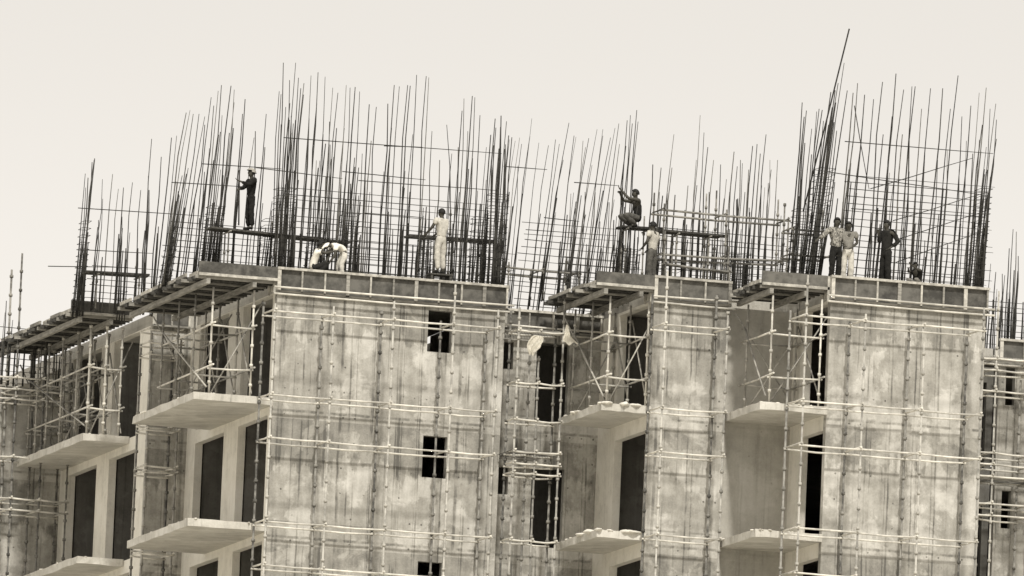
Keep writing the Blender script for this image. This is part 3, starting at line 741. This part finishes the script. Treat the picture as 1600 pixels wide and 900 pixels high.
obj('timber_stool', bm, 'timber_dark', label='low timber stool under the pale shirted worker', cat='stool')
SQUAT = dict(pelvis=(0, .12, .26), waist=(0, .10, .42), chest=(0, .0, .62), neck=(0, -.04, .78), head=(0, -.08, .90), top=(0, -.08, .99),
             ls=(.18, 0, .72), rs=(-.18, 0, .72), le=(.2, -.24, .72), lw=(.08, -.46, .86), re=(-.2, -.22, .66), rw=(-.06, -.44, .74),
             lh=(.1, .1, .25), lk=(.17, -.30, .40), la=(.12, .02, .08), lt=(.13, -.13, .04), rh=(-.1, .1, .25), rk=(-.17, -.30, .40), ra=(-.12, .02, .08), rtoe=(-.13, -.13, .04), look=(0, -1, 0))
BENT = dict(pelvis=(0, .12, .86), waist=(0, .02, 1.0), chest=(0, -.22, 1.04), neck=(0, -.38, 1.02), head=(0, -.48, .98), top=(0, -.56, 1.0),
            ls=(.18, -.26, 1.0), rs=(-.18, -.26, 1.0), le=(.2, -.30, .72), lw=(.12, -.42, .50), re=(-.2, -.30, .72), rw=(-.1, -.44, .5),
            lh=(.09, .1, .84), lk=(.11, -.04, .47), rh=(-.09, .1, .84), rk=(-.11, -.04, .47), look=(0, -.5, -.8))
person('worker with a pale shirt squatting low behind the formwork next to the white wrapped worker', 495, 424, .3, R(75), SQUAT, .95, 'cloth_white', 'cloth_dark', z=.45)
person('worker bent forward with a white cloth on the head behind the formwork', 532, 424, .35, R(-80), BENT, .88, 'cloth_white', 'cloth_pale', wrap=True, z=.42)
UPREACH = dict(SQUAT); UPREACH.update(le=(.17, -.26, .72), lw=(.05, -.42, .93), re=(-.16, -.24, .70), rw=(-.02, -.40, .84), pelvis=(0, .1, .2), waist=(0, .1, .38), chest=(0, .06, .6), neck=(0, .04, .76), head=(0, .02, .88), top=(0, .03, .97), ls=(.17, .05, .70), rs=(-.17, .05, .70), lk=(.14, -.36, .3), rk=(-.14, -.36, .3))
person('worker in a dark sleeveless vest squatting on the plank perch with both hands raised', 990, 351, -1.05, R(-80), UPREACH, 1.0, 'cloth_dark', 'cloth_brown', sleeves='none', drop=.09)
person('man in a pale shirt and brown trousers standing just below the plank perch', 1018, 432, -3.5, R(-140), dict(le=(.27, .0, 1.15), lw=(.16, -.2, 1.02), re=(-.26, .02, 1.14), rw=(-.14, -.2, 1.0)), .97, 'cloth_pale', 'cloth_brown', sleeves='short', z=.40)
person('man in a patterned shirt reaching for the rebar on his right, on the rightmost tower', 1304, 440, Y3+.35, R(10), dict(re=(-.38, -.05, 1.22), rw=(-.56, -.12, 1.10), le=(.22, .05, 1.14), lw=(.16, -.16, 1.0)), 1.0, 'cloth_print', 'cloth_dark', sleeves='long', z=.43)
person('man in a grey shirt and pale trousers close beside the man in the patterned shirt', 1323, 440, Y3+.3, R(-20), dict(le=(.24, .03, 1.15), lw=(.12, -.18, 1.0)), .95, 'cloth_mid', 'cloth_pale', sleeves='short', z=.43)
person('man in black clothes standing alone with a hand on his hip on the rightmost tower', 1383, 445, Y3+.3, R(-65), dict(le=(.26, .16, 1.16), lw=(.14, .02, 1.02), re=(-.16, -.10, 1.16), rw=(-.10, -.2, 1.36)), 1.02, 'cloth_dark', 'cloth_dark', sleeves='long', z=.43)
LOW = dict(SQUAT)
person('crouching worker in dark clothes half hidden behind the right formwork', 1431, 452, Y3+.3, R(-50), SQUAT, .72, 'cloth_dark', 'cloth_mid', z=.43)
# ------------------------------------------------------------------ light, sky, camera
SUN_EL, SUN_AZ = R(48), R(-7)      # azimuth measured from the facade normal, to the left
s = Vector((math.sin(SUN_AZ)*math.cos(SUN_EL), -math.cos(SUN_AZ)*math.cos(SUN_EL), math.sin(SUN_EL)))
ld = bpy.data.lights.new('sun', 'SUN'); ld.energy = 3.2; ld.angle = R(4); ld.color = (1, .965, .9)
lo = bpy.data.objects.new('sun', ld); COL.objects.link(lo); lo.rotation_euler = s.to_track_quat('Z', 'Y').to_euler(); lo.location = (0, -40, 90)
w = bpy.data.worlds.new('World'); scene.world = w; w.use_nodes = True
nt = w.node_tree; q = N(nt); bg = nt.nodes['Background']
sky = q.n('ShaderNodeTexSky'); sky.sky_type = 'NISHITA'; sky.sun_disc = False; sky.sun_elevation = SUN_EL
sky.sun_rotation = math.atan2(s.x, s.y); sky.dust_density = 6; sky.air_density = 1.5
bw = q.n('ShaderNodeRGBToBW'); nt.links.new(sky.outputs[0], bw.inputs[0])
tc = q.n('ShaderNodeTexCoord'); ss = q.n('ShaderNodeSeparateXYZ'); nt.links.new(tc.outputs['Generated'], ss.inputs[0])
v = q.math('ADD', q.math('MULTIPLY', bw.outputs[0], .10), q.ramp(ss.outputs[2], .115, .165, 9.3, 8.05))
sc = q.n('ShaderNodeVectorMath', operation='SCALE'); sc.inputs[0].default_value = (1, .953, .885); nt.links.new(v, sc.inputs['Scale'])
nt.links.new(sc.outputs[0], bg.inputs['Color']); bg.inputs['Strength'].default_value = .1
cam = bpy.data.cameras.new('camera'); co = bpy.data.objects.new('camera', cam); COL.objects.link(co)
cam.sensor_width = 36; cam.lens = 36*F/1600; cam.clip_end = 20000; cam.clip_start = 1
m = Matrix((rt2, up2, -fw)).transposed().to_4x4(); m.translation = CAM + OFF
co.matrix_world = m
scene.camera = co
scene.view_settings.view_transform = 'Standard'; scene.view_settings.look = 'None'
scene.view_settings.exposure = 0; scene.view_settings.gamma = 1
